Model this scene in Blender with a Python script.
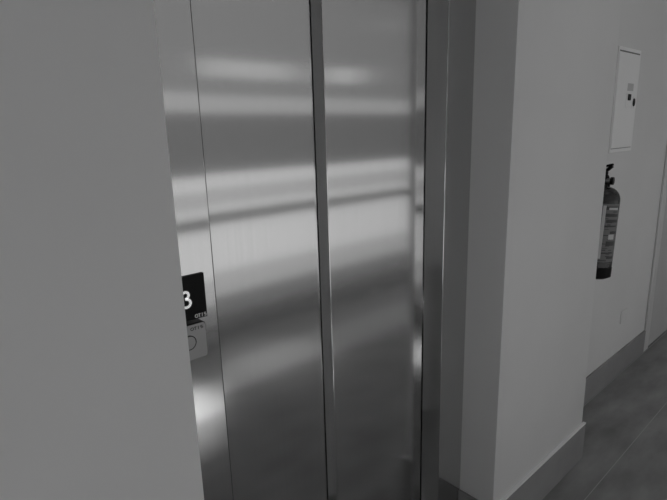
import bpy, bmesh, math, random
from mathutils import Vector, Matrix
random.seed(4)
for o in list(bpy.data.objects):
    bpy.data.objects.remove(o)
S = bpy.context.scene
C = S.collection

# ------------------------------------------------------------------ camera
# X runs along the lift wall to the right, Y goes into the wall, Z is up
cd = bpy.data.cameras.new('camera')
cd.sensor_fit = 'HORIZONTAL'
cd.sensor_width = 36.0
cd.lens = 36.0 * 500.0 / 667.0
cd.clip_start = 0.02
cam = bpy.data.objects.new('camera', cd)
C.objects.link(cam)
cr = Vector((0.7430990396, -0.6685783600, -0.0284041154))
cu = Vector((0.1732530829, 0.1512183879, 0.9731990384))
cf = Vector((0.6463645926, 0.7281043714, -0.2282035009))
mw = Matrix((cr, cu, -cf)).transposed().to_4x4()
mw.translation = Vector((0, 0, 1.5))
cam.matrix_world = mw
S.camera = cam

# ------------------------------------------------------------------ sky, lights, exposure
w = bpy.data.worlds.new('overcast_sky')
S.world = w
w.use_nodes = True
wn = w.node_tree.nodes
bg = wn['Background']
bg.inputs[0].default_value = (1, 1, 1, 1)
bg.inputs[1].default_value = 1.0
SKY_BRIGHT, SKY_DIM = 1.02, 0.76     # an overcast sky, brighter straight ahead of the windows than far to the right
tcw = wn.new('ShaderNodeTexCoord')
sep = wn.new('ShaderNodeSeparateXYZ')
mr = wn.new('ShaderNodeMapRange')
mr.interpolation_type = 'SMOOTHSTEP'
mr.inputs['From Min'].default_value = 0.48
mr.inputs['From Max'].default_value = 0.92
mr.inputs['To Min'].default_value = SKY_BRIGHT
mr.inputs['To Max'].default_value = SKY_DIM
w.node_tree.links.new(tcw.outputs['Generated'], sep.inputs[0])
w.node_tree.links.new(sep.outputs[0], mr.inputs[0])
w.node_tree.links.new(mr.outputs[0], bg.inputs[1])
S.view_settings.view_transform = 'Standard'
S.view_settings.look = 'None'
S.view_settings.gamma = 1.0
S.view_settings.use_curve_mapping = False
S.view_settings.exposure = 0.0
SPOT_POWER = 500.0
FILL_POWER = 1.6          # ceiling panels added as fill for the corridor

# ------------------------------------------------------------------ helpers
def mat(name, col, rough=0.6, metal=0.0, spec=0.5, aniso=0.0):
    m = bpy.data.materials.new(name)
    m.use_nodes = True
    b = m.node_tree.nodes['Principled BSDF']
    b.inputs['Base Color'].default_value = (col, col, col, 1)
    b.inputs['Roughness'].default_value = rough
    b.inputs['Metallic'].default_value = metal
    b.inputs['Specular IOR Level'].default_value = spec
    b.inputs['Anisotropic'].default_value = aniso
    return m

def nd(m, kind, **kw):
    n = m.node_tree.nodes.new(kind)
    for k, v in kw.items():
        setattr(n, k, v)
    return n

def ln(m, a, b):
    m.node_tree.links.new(a, b)

def bsdf(m):
    return m.node_tree.nodes['Principled BSDF']

def noise_colour(m, lo, hi, scale, detail=6, stretch=(1, 1, 1), p0=0.3, p1=0.7):
    tc = nd(m, 'ShaderNodeTexCoord')
    mp = nd(m, 'ShaderNodeMapping')
    mp.inputs['Scale'].default_value = stretch
    n = nd(m, 'ShaderNodeTexNoise')
    n.inputs['Scale'].default_value = scale
    n.inputs['Detail'].default_value = detail
    r = nd(m, 'ShaderNodeValToRGB')
    r.color_ramp.elements[0].position = p0
    r.color_ramp.elements[1].position = p1
    r.color_ramp.elements[0].color = (lo, lo, lo, 1)
    r.color_ramp.elements[1].color = (hi, hi, hi, 1)
    ln(m, tc.outputs['Object'], mp.inputs['Vector'])
    ln(m, mp.outputs['Vector'], n.inputs['Vector'])
    ln(m, n.outputs['Fac'], r.inputs['Fac'])
    return r, n

def bump(m, height, strength, dist):
    b = nd(m, 'ShaderNodeBump')
    b.inputs['Strength'].default_value = strength
    b.inputs['Distance'].default_value = dist
    ln(m, height, b.inputs['Height'])
    ln(m, b.outputs['Normal'], bsdf(m).inputs['Normal'])

def new():
    return bmesh.new()

def box(bm, x0, x1, y0, y1, z0, z1, bev=0.0, seg=2):
    r = bmesh.ops.create_cube(bm, size=1.0)
    vs = r['verts']
    for v in vs:
        v.co = Vector(((x0 + x1) / 2 + v.co.x * (x1 - x0), (y0 + y1) / 2 + v.co.y * (y1 - y0), (z0 + z1) / 2 + v.co.z * (z1 - z0)))
    if bev:
        es = set(e for v in vs for e in v.link_edges)
        bmesh.ops.bevel(bm, geom=list(es), offset=bev, segments=seg, profile=0.5, affect='EDGES')
    return bm

def lathe(bm, prof, cx=0, cy=0, n=40):
    rings = []
    for r, z in prof:
        rings.append([bm.verts.new((cx + r * math.cos(2 * math.pi * k / n), cy + r * math.sin(2 * math.pi * k / n), z)) for k in range(n)])
    for a, b in zip(rings, rings[1:]):
        for k in range(n):
            bm.faces.new((a[k], a[(k + 1) % n], b[(k + 1) % n], b[k]))
    bm.faces.new(list(reversed(rings[0])))
    bm.faces.new(rings[-1])
    return bm

def tube(bm, pts, rad, n=12):
    pts = [Vector(p) for p in pts]
    rings = []
    up = Vector((0.13, 0.21, 0.97)).normalized()
    for i, p in enumerate(pts):
        t = (pts[min(i + 1, len(pts) - 1)] - pts[max(i - 1, 0)]).normalized()
        a = t.cross(up).normalized()
        b = t.cross(a)
        rr = rad[i] if isinstance(rad, (list, tuple)) else rad
        rings.append([bm.verts.new(p + rr * (math.cos(2 * math.pi * k / n) * a + math.sin(2 * math.pi * k / n) * b)) for k in range(n)])
    for a, b in zip(rings, rings[1:]):
        for k in range(n):
            bm.faces.new((a[k], a[(k + 1) % n], b[(k + 1) % n], b[k]))
    bm.faces.new(list(reversed(rings[0])))
    bm.faces.new(rings[-1])
    return bm

def plate(bm, outline, y0, y1):
    """extrude a polygon of (x, z) points between two depths"""
    a = [bm.verts.new((x, y0, z)) for x, z in outline]
    b = [bm.verts.new((x, y1, z)) for x, z in outline]
    n = len(a)
    bm.faces.new(a)
    bm.faces.new(list(reversed(b)))
    for k in range(n):
        bm.faces.new((a[k], b[k], b[(k + 1) % n], a[(k + 1) % n]))
    return bm

def rounded(x0, x1, z0, z1, r, n=6):
    out = []
    for cx, cz, a0 in ((x1 - r, z1 - r, 0), (x0 + r, z1 - r, 90), (x0 + r, z0 + r, 180), (x1 - r, z0 + r, 270)):
        for k in range(n + 1):
            a = math.radians(a0 + 90 * k / n)
            out.append((cx + r * math.cos(a), cz + r * math.sin(a)))
    return out

def prism(bm, plan, z0, z1, bev):
    """a plan outline of (x, y) points stood up between two heights"""
    a = [bm.verts.new((x, y, z0)) for x, y in plan]
    c = [bm.verts.new((x, y, z1)) for x, y in plan]
    n = len(a)
    bm.faces.new(list(reversed(a)))
    bm.faces.new(c)
    for k in range(n):
        bm.faces.new((a[k], a[(k + 1) % n], c[(k + 1) % n], c[k]))
    if bev:
        es = [e for e in bm.edges if abs(e.verts[0].co.z - e.verts[1].co.z) > .1]
        bmesh.ops.bevel(bm, geom=es, offset=bev, segments=2, profile=0.5, affect='EDGES')
    return bm

def stroke(bm, pts, wd, y0, y1, closed=False):
    """a ribbon of width wd along (x, z) points, standing between two depths"""
    P = [Vector((x, z)) for x, z in pts]
    n = len(P)
    L, R = [], []
    for i in range(n):
        if closed:
            t = P[(i + 1) % n] - P[i - 1]
        else:
            t = P[min(i + 1, n - 1)] - P[max(i - 1, 0)]
        t.normalize()
        q = Vector((-t.y, t.x)) * wd / 2
        L.append(P[i] + q)
        R.append(P[i] - q)
    VL0 = [bm.verts.new((p.x, y0, p.y)) for p in L]
    VR0 = [bm.verts.new((p.x, y0, p.y)) for p in R]
    VL1 = [bm.verts.new((p.x, y1, p.y)) for p in L]
    VR1 = [bm.verts.new((p.x, y1, p.y)) for p in R]
    for i in range(n if closed else n - 1):
        j = (i + 1) % n
        bm.faces.new((VL0[i], VR0[i], VR0[j], VL0[j]))
        bm.faces.new((VL1[j], VR1[j], VR1[i], VL1[i]))
        bm.faces.new((VL0[j], VL1[j], VL1[i], VL0[i]))
        bm.faces.new((VR0[i], VR1[i], VR1[j], VR0[j]))
    if not closed:
        bm.faces.new((VL0[0], VL1[0], VR1[0], VR0[0]))
        bm.faces.new((VL0[-1], VR0[-1], VR1[-1], VL1[-1]))
    return bm

def arc(cx, cz, rx, rz, a0, a1, n=16):
    return [(cx + rx * math.cos(math.radians(a0 + (a1 - a0) * k / n)), cz + rz * math.sin(math.radians(a0 + (a1 - a0) * k / n))) for k in range(n + 1)]

def obj(name, bm, m, parent=None, smooth=None, origin=None):
    bmesh.ops.recalc_face_normals(bm, faces=bm.faces[:])
    uv = bm.loops.layers.uv.new('brush')          # u runs level, v runs up: the brushing direction of the steel
    for f in bm.faces:
        nn = f.normal
        for l in f.loops:
            c = l.vert.co
            l[uv].uv = ((c.x if abs(nn.y) >= abs(nn.x) else c.y), (c.z if abs(nn.z) < 0.7 else c.y + 0.001 * c.z))
    me = bpy.data.meshes.new(name)
    if origin is not None:
        bmesh.ops.translate(bm, verts=bm.verts[:], vec=-Vector(origin))
    bm.to_mesh(me)
    bm.free()
    me.materials.append(m)
    if smooth is not None:
        me.shade_smooth()
        me.set_sharp_from_angle(angle=math.radians(smooth))
    o = bpy.data.objects.new(name, me)
    C.objects.link(o)
    if origin is not None:
        o.location = origin
    if parent is not None:
        o.parent = parent
        q, at = parent, Vector((0, 0, 0))
        while q is not None:
            at += Vector(q.location)
            q = q.parent
        o.location = Vector(o.location) - at
    return o

def thing(name, label, cat, loc, group=None):
    o = bpy.data.objects.new(name, None)
    o.empty_display_size = 0.05
    C.objects.link(o)
    o.location = loc
    o['label'] = label
    o['category'] = cat
    if group:
        o['group'] = group
    return o

def tag(o, label, cat, group=None):
    o['label'] = label
    o['category'] = cat
    if group:
        o['group'] = group
    return o

def struct(name, bm, m, parent=None, smooth=None):
    o = obj(name, bm, m, parent, smooth)
    if parent is None:
        o['kind'] = 'structure'
    return o

# ------------------------------------------------------------------ materials
M = {}
m = M['paint'] = mat('wall_paint', 0.62, 0.75, spec=0.25)
r, n = noise_colour(m, 0.66, 0.70, 2.0, 4)
ln(m, r.outputs[0], bsdf(m).inputs['Base Color'])
n2 = nd(m, 'ShaderNodeTexNoise')
n2.inputs['Scale'].default_value = 160
bump(m, n2.outputs['Fac'], 0.05, 0.002)

M['white_paint'] = mat('white_wall_paint', 0.85, 0.8, spec=0.2)
M['ceiling'] = mat('ceiling_paint', 0.80, 0.8, spec=0.2)

m = M['steel'] = mat('brushed_steel', 0.60, 0.125, 1.0, aniso=0.82)
tn = nd(m, 'ShaderNodeTangent')
tn.direction_type = 'UV_MAP'
tn.uv_map = 'brush'
ln(m, tn.outputs[0], bsdf(m).inputs['Tangent'])
r, n = noise_colour(m, 0.56, 0.585, 1.0, 5, stretch=(260, 260, 1.2))
ln(m, r.outputs[0], bsdf(m).inputs['Base Color'])

M['steel_trim'] = mat('satin_steel', 0.55, 0.28, 1.0)
M['plate_steel'] = mat('matt_steel', 0.30, 0.38, 1.0)
M['black'] = mat('black_plastic', 0.004, 0.35, spec=0.12)
M['black_matt'] = mat('black_rubber', 0.005, 0.6, spec=0.12)
M['white_print'] = mat('white_print', 0.85, 0.5)
M['grey_print'] = mat('grey_print', 0.50, 0.5)
M['dark_print'] = mat('dark_print', 0.025, 0.5)

m = M['tile'] = mat('floor_tile', 0.15, 0.42, spec=0.35)
tc = nd(m, 'ShaderNodeTexCoord')
mp = nd(m, 'ShaderNodeMapping')
mp.inputs['Location'].default_value = (0.5, -0.054, 0)
br = nd(m, 'ShaderNodeTexBrick')
br.offset = 0.5
br.inputs['Scale'].default_value = 1.0
br.inputs['Brick Width'].default_value = 4.0
br.inputs['Row Height'].default_value = 0.299
br.inputs['Mortar Size'].default_value = 0.0018
br.inputs['Mortar Smooth'].default_value = 0.2
br.inputs['Bias'].default_value = 0
br.inputs['Mortar'].default_value = (0.40, 0.40, 0.40, 1)
ln(m, tc.outputs['Object'], mp.inputs['Vector'])
ln(m, mp.outputs['Vector'], br.inputs['Vector'])
r, n = noise_colour(m, 0.17, 0.35, 3.4, 10, stretch=(1, 2.6, 1), p0=0.25, p1=0.75)
ln(m, r.outputs[0], br.inputs['Color1'])
ln(m, r.outputs[0], br.inputs['Color2'])
ln(m, br.outputs['Color'], bsdf(m).inputs['Base Color'])
bump(m, n.outputs['Fac'], 0.08, 0.004)

m = M['skirting'] = mat('skirting_tile', 0.11, 0.45, spec=0.35)
r, n = noise_colour(m, 0.25, 0.30, 5, 8)
ln(m, r.outputs[0], bsdf(m).inputs['Base Color'])

M['jamb_edge_shade'] = mat('grey_edge_shade', 0.06, 0.6, spec=0.2)
M['lightened_floor'] = mat('lightened_floor', 0.40, 0.5)
M['sunlit_floor'] = mat('sunlit_floor', 0.66, 0.5)
M['cabinet'] = mat('white_enamel', 0.85, 0.4)
M['cabinet_shadow_gap'] = mat('grey_gap_shade', 0.16, 0.6)  # shade of the door gap, painted on a thin grey plate
M['door_paint'] = mat('door_paint', 0.52, 0.5)
M['casing'] = mat('casing_paint', 0.64, 0.45)
M['window_frame'] = mat('window_frame_paint', 0.6, 0.5)
M['red_paint'] = mat('extinguisher_paint', 0.018, 0.22, spec=0.45)
M['chrome'] = mat('valve_metal', 0.35, 0.3, 1.0)
M['sticker'] = mat('sticker_paper', 0.52, 0.5)
M['label_paper'] = mat('label_paper', 0.135, 0.5)

def glass(name, clear):
    m = bpy.data.materials.new(name)
    m.use_nodes = True
    t = m.node_tree
    for x in list(t.nodes):
        t.nodes.remove(x)
    out = t.nodes.new('ShaderNodeOutputMaterial')
    tr = t.nodes.new('ShaderNodeBsdfTransparent')
    tr.inputs[0].default_value = (clear, clear, clear, 1)
    gl = t.nodes.new('ShaderNodeBsdfGlossy')
    gl.inputs['Roughness'].default_value = 0.05
    mx = t.nodes.new('ShaderNodeMixShader')
    mx.inputs[0].default_value = 0.05
    t.links.new(tr.outputs[0], mx.inputs[1])
    t.links.new(gl.outputs[0], mx.inputs[2])
    t.links.new(mx.outputs[0], out.inputs[0])
    return m

def lamp_mat(name, e):
    m = mat(name, 0.8, 0.5)
    bsdf(m).inputs['Emission Color'].default_value = (1, 1, 1, 1)
    bsdf(m).inputs['Emission Strength'].default_value = e
    return m

# ------------------------------------------------------------------ setting
X0, X1 = -2.6, 6.5           # ends of the corridor
YO = -1.30                   # opposite wall, inner face
YF = 0.783                   # wall on both sides of the lift
YB = 0.965                   # corridor wall further right
NX0, NX1 = 0.3488, 1.4211     # recess of the lift
YR = 0.9207                  # back of the recess: face of the steel frame
OX0, OX1 = 0.4808, 1.2833    # clear opening of the frame
H = 2.80
HN = 2.20                    # top of the recess
PX = 2.1795                  # right-hand end of the wall beside the lift

struct('floor', box(new(), X0 - .2, X1 + .2, YO - .2, 1.6, -.12, 0), M['tile'])
struct('ceiling', box(new(), X0 - .2, X1 + .2, YO - .2, 1.6, H, H + .12), M['ceiling'])
b = new()
box(b, X0, NX0, YF, 1.30, 0, H)
struct('wall_left', b, M['paint'])
b = new()
box(b, NX1, PX, YF, 1.30, 0, H, 0.002, 2)
struct('wall_right', b, M['paint'], smooth=40)
struct('wall_above', box(new(), NX0, NX1, YF, 1.30, HN, H), M['paint'])
struct('wall_back', box(new(), PX, X1, YB, 1.30, 0, H), M['paint'])
struct('wall_end', box(new(), X1, X1 + .2, YO - .2, 1.3, 0, H), M['paint'])
struct('wall_start', box(new(), X0 - .2, X0, YO - .2, 1.3, 0, H), M['paint'])

# the opposite wall with its tall windows
WX = [(-1.9, 0.10), (0.60, 5.80)]
WZ = (0.06, 2.74)
b = new()
box(b, X0, X1, YO - .2, YO, 0, WZ[0])
box(b, X0, X1, YO - .2, YO, WZ[1], H)
edges = [X0] + [v for p in WX for v in p] + [X1]
for k in range(0, len(edges), 2):
    box(b, edges[k], edges[k + 1], YO - .2, YO, WZ[0], WZ[1])
struct('wall_opposite', b, M['white_paint'])

def window(n, x0, x1, z0, z1, bars, panes):
    y0, y1 = YO - .11, YO - .05
    b = new()
    t = .02
    box(b, x0, x1, y0, y1, z0, z0 + t)
    box(b, x0, x1, y0, y1, z1 - t, z1)
    box(b, x0, x0 + t, y0, y1, z0 + t, z1 - t)
    box(b, x1 - t, x1, y0, y1, z0 + t, z1 - t)
    for q in bars:
        box(b, x0 + t, x1 - t, y0, y1, q[0], q[1])
    o = struct('window_%d' % n, b, M['window_frame'])
    for a, c, g in panes:
        obj('pane', box(new(), x0 + t, x1 - t, y0 + .03, y0 + .036, a, c), g, o)

# clear panes at sitting height; other tints put mirrored light and shade in the glass
G1, G2, G3, G4, G5, G6 = (glass('window_glass_%d' % k, v) for k, v in enumerate((.95, .78, .58, .78, .30, .48)))
window(1, WX[0][0], WX[0][1], WZ[0], WZ[1], [(.85, .94)], [(.08, .85, G1), (.94, 1.23, G1), (1.23, 1.66, G6), (1.66, 2.72, G5)])  # left window added out of view to light the lower walls
window(2, WX[1][0], WX[1][1], WZ[0], WZ[1], [(.86, .93)], [
    (.08, .28, G6), (.28, .48, G4), (.48, .86, G1), (.93, 1.00, G1), (1.00, 1.12, G2), (1.12, 1.23, G1),
    (1.23, 1.66, G6), (1.66, 1.79, G2), (1.79, 2.72, G3)])

# light on the floor put into pale and grey strips, mirrored in the doors
struct('lit_strip_1', box(new(), X0, X1, -.84, -.47, 0, .004), M['sunlit_floor'])
struct('lit_strip_2', box(new(), X0, X1, YO + .012, -.84, 0, .004), M['lightened_floor'])

# skirting tiles
def skirt(name, SK, boxes):
    b = new()
    for q in boxes:
        box(b, *q, 0, SK, 0.0015, 1)
    return struct(name, b, M['skirting'])
skirt('baseboard_left', .176, [(X0, NX0, YF - .012, YF)])
skirt('baseboard_right', .176, [(NX1 - .012, PX + .012, YF - .012, YF), (NX1 - .012, NX1, YF, YR - .001), (PX, PX + .012, YF, YB)])
gl_ = new()
box(gl_, NX1 - .0125, PX + .0125, YF - .0125, YF - .0002, 0.176, .182)  # light on the top edge of the tiles, painted as a white strip
obj('lit_top_edge', gl_, M['white_paint'], bpy.data.objects['baseboard_right'])
skirt('baseboard_back', .157, [(PX + .012, 3.61, YB - .012, YB), (4.62, X1, YB - .012, YB)])
struct('baseboard_opposite', box(new(), X0, X1, YO, YO + .012, 0, .055, .002), M['casing'])

# door further along the corridor
b = new()
box(b, 3.61, 3.70, YB - .0125, YB, 0, 2.14, .004)
box(b, 4.53, 4.62, YB - .0125, YB, 0, 2.14, .004)
box(b, 3.70, 4.53, YB - .0125, YB, 2.05, 2.14, .004)
d = struct('door_1', b, M['casing'], smooth=40)
obj('door_leaf', box(new(), 3.703, 4.525, YB - .008, YB, 0.012, 2.045, .002), M['door_paint'], d)
b = new()
tube(b, [(4.46, YB - .008, 1.02), (4.46, YB - .06, 1.02), (4.44, YB - .065, 1.02), (4.34, YB - .065, 1.02)], .009)
obj('door_handle', b, M['steel_trim'], d, 40)

# ------------------------------------------------------------------ the lift
fr = thing('elevator_frame', 'brushed steel frame around the sliding doors, set in the wall recess', 'elevator frame', (0.868, YR, 0))
YD = 0.9770                  # back edge of the slightly splayed jambs
HT = 2.05
JB = .45 * (YD - YR)
b = new(); prism(b, [(NX0, YR), (OX0, YR), (OX0 + JB, YD), (NX0, YD)], 0, HT, .0012)
obj('jamb', b, M['steel'], fr)
b = new(); prism(b, [(OX1, YR), (NX1, YR), (NX1, YD), (OX1 - JB, YD)], 0, HT, .0012)
obj('jamb', b, M['steel'], fr)
b = new(); box(b, NX0, NX1, YR, YD, HT, HN, .0015, 2)
obj('header', b, M['steel'], fr)
b = new(); box(b, OX0, OX0 + .0022, YR + .0025, YR + .012, .006, HT)  # shade line along the jamb edge, put in as a dark strip
obj('edge_shade', b, M['jamb_edge_shade'], fr)
b = new(); prism(b, [(OX0 + .004, YR + .001), (OX1 - .004, YR + .001), (OX1 - JB, YD), (OX0 + JB, YD)], 0, .006, 0)
obj('sill', b, M['steel_trim'], fr)

p1 = new(); prism(p1, [(.8553, .9795), (1.285, .9795), (1.285, 1.0030), (.8389, 1.0030)], .008, 2.16, .0012)
tag(obj('elevator_door_panel', p1, M['steel'], None, None, (1.065, .9925, 0.008)),
    'right brushed steel sliding panel, nearer one, overlapping its neighbour beside the right jamb', 'elevator door')
p2 = new(); box(p2, 0.450, 0.900, 1.0055, 1.044, .008, 2.16, .002, 2)
tag(obj('elevator_door_panel', p2, M['steel'], None, None, (0.675, 1.026, 0.008)),
    'left brushed steel sliding panel, wider one set further back, beside the floor sign', 'elevator door')

# shaft behind the doors
b = new()
box(b, 0.30, 1.40, 1.30, 1.34, 0, H)
struct('wall_shaft', b, M['black_matt'])

# lettering used on both plates
def otis(bm, x, z, wd, ht, st, y0, y1):
    u = wd / 4.0
    r = u * .36
    stroke(bm, arc(x + u * .5, z + ht / 2, u * .45, ht / 2 - st / 2, 0, 360 - 360 / 20, 19), st, y0, y1, True)
    stroke(bm, [(x + u * 1.10, z + ht - st / 2), (x + u * 1.86, z + ht - st / 2)], st, y0, y1)
    stroke(bm, [(x + u * 1.48, z + ht - st), (x + u * 1.48, z)], st, y0, y1)
    stroke(bm, [(x + u * 2.40, z + ht), (x + u * 2.40, z)], st * 1.1, y0, y1)
    h4 = (ht - st) / 4
    s = arc(x + u * 3.42, z + st / 2 + 3 * h4, r, h4, 40, 270, 10) + arc(x + u * 3.42, z + st / 2 + h4, r, h4, 90, -140, 10)[1:]
    stroke(bm, s, st, y0, y1)

# floor number sign
sg = thing('floor_sign', 'black square floor number sign on the left steel jamb', 'sign', (0.4105, YR, 1.1350))
SY = YR - .004
obj('sign_plate', plate(new(), rounded(.3645, .4560, 1.1350, 1.2292, .0008), SY, YR), M['black'], sg)
cx = .4118
def three(k):
    return (arc(cx, 1.1899, .0070, .0070, 150, -88, 18) + arc(cx + .0003, 1.1731, .0095, .0086, 88, -150, 20))
b = new(); stroke(b, three(0), .0068, SY - .0006, SY)
n3 = obj('floor_number', b, M['grey_print'], sg)
n3['label'] = 'raised white number 3'
b = new(); stroke(b, three(0), .0044, SY - .0010, SY - .0006)
nf = obj('number_face', b, lamp_mat('lit_number', 0.42), n3)
nf['label'] = 'white lit face of the floor number'
b = new(); otis(b, .4285, 1.1372, .0270, .0082, .0016, SY - .0006, SY)
obj('maker_lettering', b, M['white_print'], sg)

# call panel
cp = thing('call_panel', 'small grey steel call button plate under the black floor sign', 'call button', (0.4045, YR, 1.055))
CY = YR - .015
obj('housing', plate(new(), rounded(.3640, .4456, 1.0530, 1.1300, .007), CY + .0025, YR), M['black'], cp, 40)
obj('face_plate', plate(new(), rounded(.3650, .4440, 1.0545, 1.1291, .006), CY, CY + .0025), M['plate_steel'], cp, 40)
b = new(); stroke(b, arc(.4055, 1.0928, .0148, .0148, 0, 360 - 360 / 40, 39), .0016, CY - .001, CY, True)
rg = obj('button_ring', b, M['black'], cp)
rg['label'] = 'thin black ring around the call button'
b = new(); plate(b, arc(.4055, 1.0928, .0135, .0135, 0, 350, 35), CY - .0015, CY)
obj('push_button', b, M['plate_steel'], cp)
b = new(); otis(b, .4110, 1.1170, .0287, .0070, .0015, CY - .0004, CY)
obj('maker_lettering', b, M['dark_print'], cp)

# ------------------------------------------------------------------ fire extinguisher
EX, EY, EZ = 2.352, 0.870, 0.820
ex = thing('fire_extinguisher', 'dark fire extinguisher with printed label hanging behind the wall corner', 'fire extinguisher', (EX, EY, EZ))
def part(name, b, mm, sm=40, parent=ex):
    me = obj(name, b, mm, None, sm)
    me.parent = parent
    return me
RB = .081
prof = [(RB, .050), (RB, .354)] + [(.026 + (RB - .026) * math.cos(a), .354 + .060 * math.sin(a)) for a in [math.radians(10 * k) for k in range(1, 10)]] + [(.024, .423)]
cyl = part('cylinder', lathe(new(), prof), M['red_paint'], 35)
part('base_skirt', lathe(new(), [(.055, 0), (.064, .002), (RB + .001, .012), (RB + .0015, .056), (RB, .058)]), M['black_matt'], 35)

def patch(bm, a0, a1, z0, z1, rad, n=None):
    n = n or max(2, int(abs(a1 - a0) / 6) + 1)
    lo = [bm.verts.new((rad * math.cos(math.radians(a0 + (a1 - a0) * k / n)), rad * math.sin(math.radians(a0 + (a1 - a0) * k / n)), z0)) for k in range(n + 1)]
    hi = [bm.verts.new((rad * math.cos(math.radians(a0 + (a1 - a0) * k / n)), rad * math.sin(math.radians(a0 + (a1 - a0) * k / n)), z1)) for k in range(n + 1)]
    for k in range(n):
        bm.faces.new((lo[k], lo[k + 1], hi[k + 1], hi[k]))
A0, A1 = -215, -85           # the label wraps the side that faces the lift
b = new(); patch(b, A0, A1, .084, .342, RB + .0006)
lab = part('label', b, M['label_paper'])
lab['label'] = 'pale printed instruction label'
bw, bd = new(), new()
RL = RB + .0011
for z0, z1, a, c in ((.330, .345, -215, -88), (.300, .312, -150, -92), (.275, .288, -135, -90), (.255, .262, -150, -94), (.225, .236, -118, -88), (.172, .192, -128, -92), (.150, .160, -205, -150), (.136, .142, -140, -96), (.113, .124, -120, -90), (.232, .250, -205, -170)):
    patch(bd, a, c, z0 - .014, z1 - .014, RL)
for k in range(26):
    z = .080 + .0094 * k
    a = random.uniform(-205, -150)
    patch(bd, a, a + random.uniform(14, 40), z, z + random.uniform(.002, .0045), RL + .0001)
    a = random.uniform(-150, -110)
    patch(bd, a, a + random.uniform(8, 20), z, z + random.uniform(.002, .004), RL + .0001)
patch(bw, -148, -139, .10, .335, RL + .0003)
patch(bw, -122, -100, .186, .208, RL + .0004)
patch(bw, -130, -95, .316, .326, RL + .0004)
o = part('label_print', bd, M['dark_print'], None, lab)
o = part('label_panel', bw, M['grey_print'], None, lab)

part('valve', lathe(new(), [(.026, .416), (.026, .428), (.020, .431), (.017, .434), (.017, .440), (.021, .470), (.021, .478), (.012, .482)], n=24), M['black_matt'], 35)
b = new()
tube(b, [(0, 0, .440), (.004, -.030, .440), (.005, -.037, .440)], [.010, .010, .010], 16)
gz = part('pressure_gauge', b, M['chrome'])
b = new()
tube(b, [(.005, -.034, .440), (.006, -.046, .440)], [.017, .017], 20)
part('gauge_dial', b, M['black'], 40, gz)
def bar(pts, wd, th):
    b = new()
    for (p, q) in zip(pts, pts[1:]):
        p, q = Vector(p), Vector(q)
        t = (q - p).normalized()
        s = Vector((0, 0, 1)).cross(t).normalized() * wd / 2
        u = t.cross(s.normalized()).normalized() * th / 2
        vs = []
        for e in (p - t * .001, q + t * .001):
            vs.append([b.verts.new(e + s + u), b.verts.new(e - s + u), b.verts.new(e - s - u), b.verts.new(e + s - u)])
        b.faces.new(vs[0]); b.faces.new(list(reversed(vs[1])))
        for k in range(4):
            b.faces.new((vs[0][k], vs[1][k], vs[1][(k + 1) % 4], vs[0][(k + 1) % 4]))
    return b
part('squeeze_lever', bar([(.0, .020, .482), (.0, -.008, .503), (.0, -.036, .511)], .020, .009), M['black_matt'])
part('carry_handle', bar([(.0, .012, .472), (.0, -.008, .480), (.0, -.020, .490), (.0, -.034, .504)], .018, .012), M['black_matt'])
b = new()
tube(b, [(.012, .0, .455), (.045, -.004, .457), (.078, .0, .435), (.085, .002, .385), (.084, .004, .25), (.084, .004, .13)], [.008] * 6, 12)
part('hose', b, M['black_matt'])
b = new()
box(b, -.02, .02, RB, YB - EY, .33, .45)
part('wall_bracket', b, M['black_matt'])
ex.rotation_euler = (0, math.radians(4.5), 0)

# ------------------------------------------------------------------ white cabinet on the corridor wall
CX0, CX1, CZ0, CZ1 = 2.690, 2.990, 1.364, 1.862
cb = thing('wall_cabinet', 'tall white metal wall cabinet with small dark lock above the fire extinguisher', 'cabinet', ((CX0 + CX1) / 2, YB, CZ0))
obj('cabinet_body', box(new(), CX0, CX1, YB - .006, YB, CZ0, CZ1, .002), M['cabinet'], cb)
gp = obj('door_gap', box(new(), CX0 + .012, CX1 - .016, YB - .0066, YB - .006, CZ0 + .017, CZ1 - .017), M['cabinet_shadow_gap'], cb)
dr = obj('cabinet_door', box(new(), CX0 + .004, CX1 - .016, YB - .010, YB - .0066, CZ0 + .0205, CZ1 - .0245, .001), M['cabinet'], cb)
FY = YB - .010
b = new()
box(b, 2.826, 2.890, FY - .003, FY, 1.580, 1.652, .001)
hp = obj('latch_plate', b, M['cabinet'], dr)
b = new()
box(b, 2.842, 2.876, FY - .008, FY - .003, 1.616, 1.646, .002)
obj('latch', b, M['black'], hp)
b = new()
plate(b, [(2.932 + .014 * math.cos(t * math.pi / 10), 1.608 + .019 * math.sin(t * math.pi / 10)) for t in range(20)], FY - .006, FY)
lk = obj('lock', b, M['black'], dr)
b = new()
stroke(b, [(2.932 + .019 * math.cos(t * math.pi / 10), 1.608 + .026 * math.sin(t * math.pi / 10)) for t in range(20)], .007, FY - .003, FY, True)
obj('lock_rim', b, M['cabinet'], lk)
b = new()
box(b, 2.835, 2.915, FY - .0006, FY, 1.662, 1.698)
st = obj('sticker', b, M['sticker'], dr)
st['label'] = 'small grey sticker above the lock'

# blank plate low on the corridor wall
tag(obj('wall_socket', box(new(), 3.124, 3.212, YB - .004, YB, .338, .418, .002), M['paint'], None, 40, (3.168, YB, .338)),
    'small blank wall plate painted like the wall, low down left of the door casing', 'wall plate')

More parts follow.
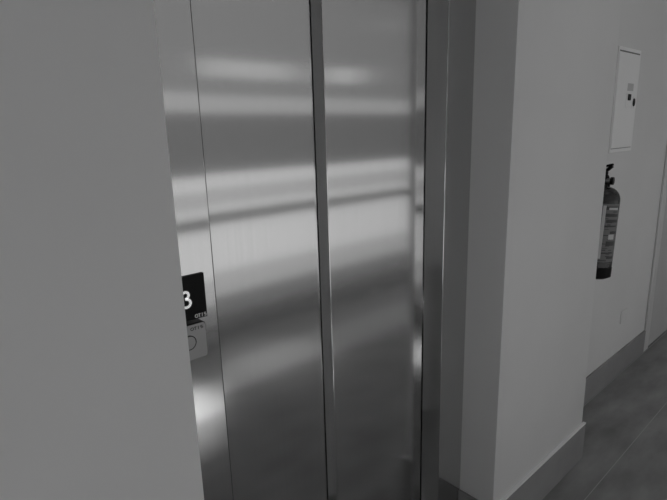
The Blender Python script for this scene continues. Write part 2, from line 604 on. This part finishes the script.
# ------------------------------------------------------------------ added fill lights, then the wall lamps mirrored in the doors
def ceiling_fill(x, label):  # unseen panels added to raise the light in the corridor
    t = thing('ceiling_fill_light', label, 'fill light', (x, -.25, H), 'added corridor fill panels')
    b = new()
    box(b, x - .32, x + .32, -.41, -.09, H - .035, H, .004)
    obj('fill_housing', b, M['cabinet'], t, 40)
    b = new()
    box(b, x - .30, x + .30, -.39, -.11, H - .038, H - .035)
    obj('diffuser', b, lamp_mat('lit_diffuser', FILL_POWER), t)
ceiling_fill(2.3, 'added unseen fill panel on the ceiling over the corridor in front of the fire extinguisher')
ceiling_fill(5.0, 'added unseen fill panel on the ceiling over the corridor past the far door')

def fillspot(x, power, label):  # unseen spots added for bounce light and a sunlit patch on the floor
    t = thing('ceiling_fillspot', label, 'fill light', (x, -.62, H), 'added fill spots over the pale floor strip')
    b = new()
    lathe(b, [(.055, H - .004), (.055, H), (.001, H)], x, -.62, 32)
    obj('fillspot_rim', b, M['cabinet'], t)
    ld = bpy.data.lights.new('fillspot_bulb', 'SPOT')
    ld.energy = power
    ld.spot_size = math.radians(21)
    ld.spot_blend = 1.0
    ld.shadow_soft_size = .03
    lo = bpy.data.objects.new('fillspot_bulb', ld)
    C.objects.link(lo)
    lo.parent = t
    lo.location = (0, 0, -.012)
fillspot(-.90, SPOT_POWER * 3, 'brightest added downlight over the pale floor strip near the left end of the corridor')
fillspot(.86, SPOT_POWER * 1.25, 'small bright added downlight over the pale floor strip opposite the floor sign')
fillspot(1.80, SPOT_POWER * .16, 'small dim added downlight over the pale floor strip opposite the right jamb')

def wall_lamp(x0, x1, e, label):
    t = thing('wall_lamp', label, 'wall lamp', ((x0 + x1) / 2, YO, 1.90))
    obj('lamp_bracket', box(new(), x0, x1, YO - .05, YO + .012, 1.90, 2.03, .003), M['cabinet'], t, 40)
    obj('lamp_diffuser', box(new(), x0 + .005, x1 - .005, YO + .012, YO + .04, 1.905, 2.025, .004), lamp_mat('lit_wall_lamp', e), t, 40)
wall_lamp(1.70, 2.54, .52, 'long lit wall lamp across the upper window opposite the lift')
wall_lamp(2.86, 3.22, .68, 'short lit wall lamp right of the longer one opposite the lift')
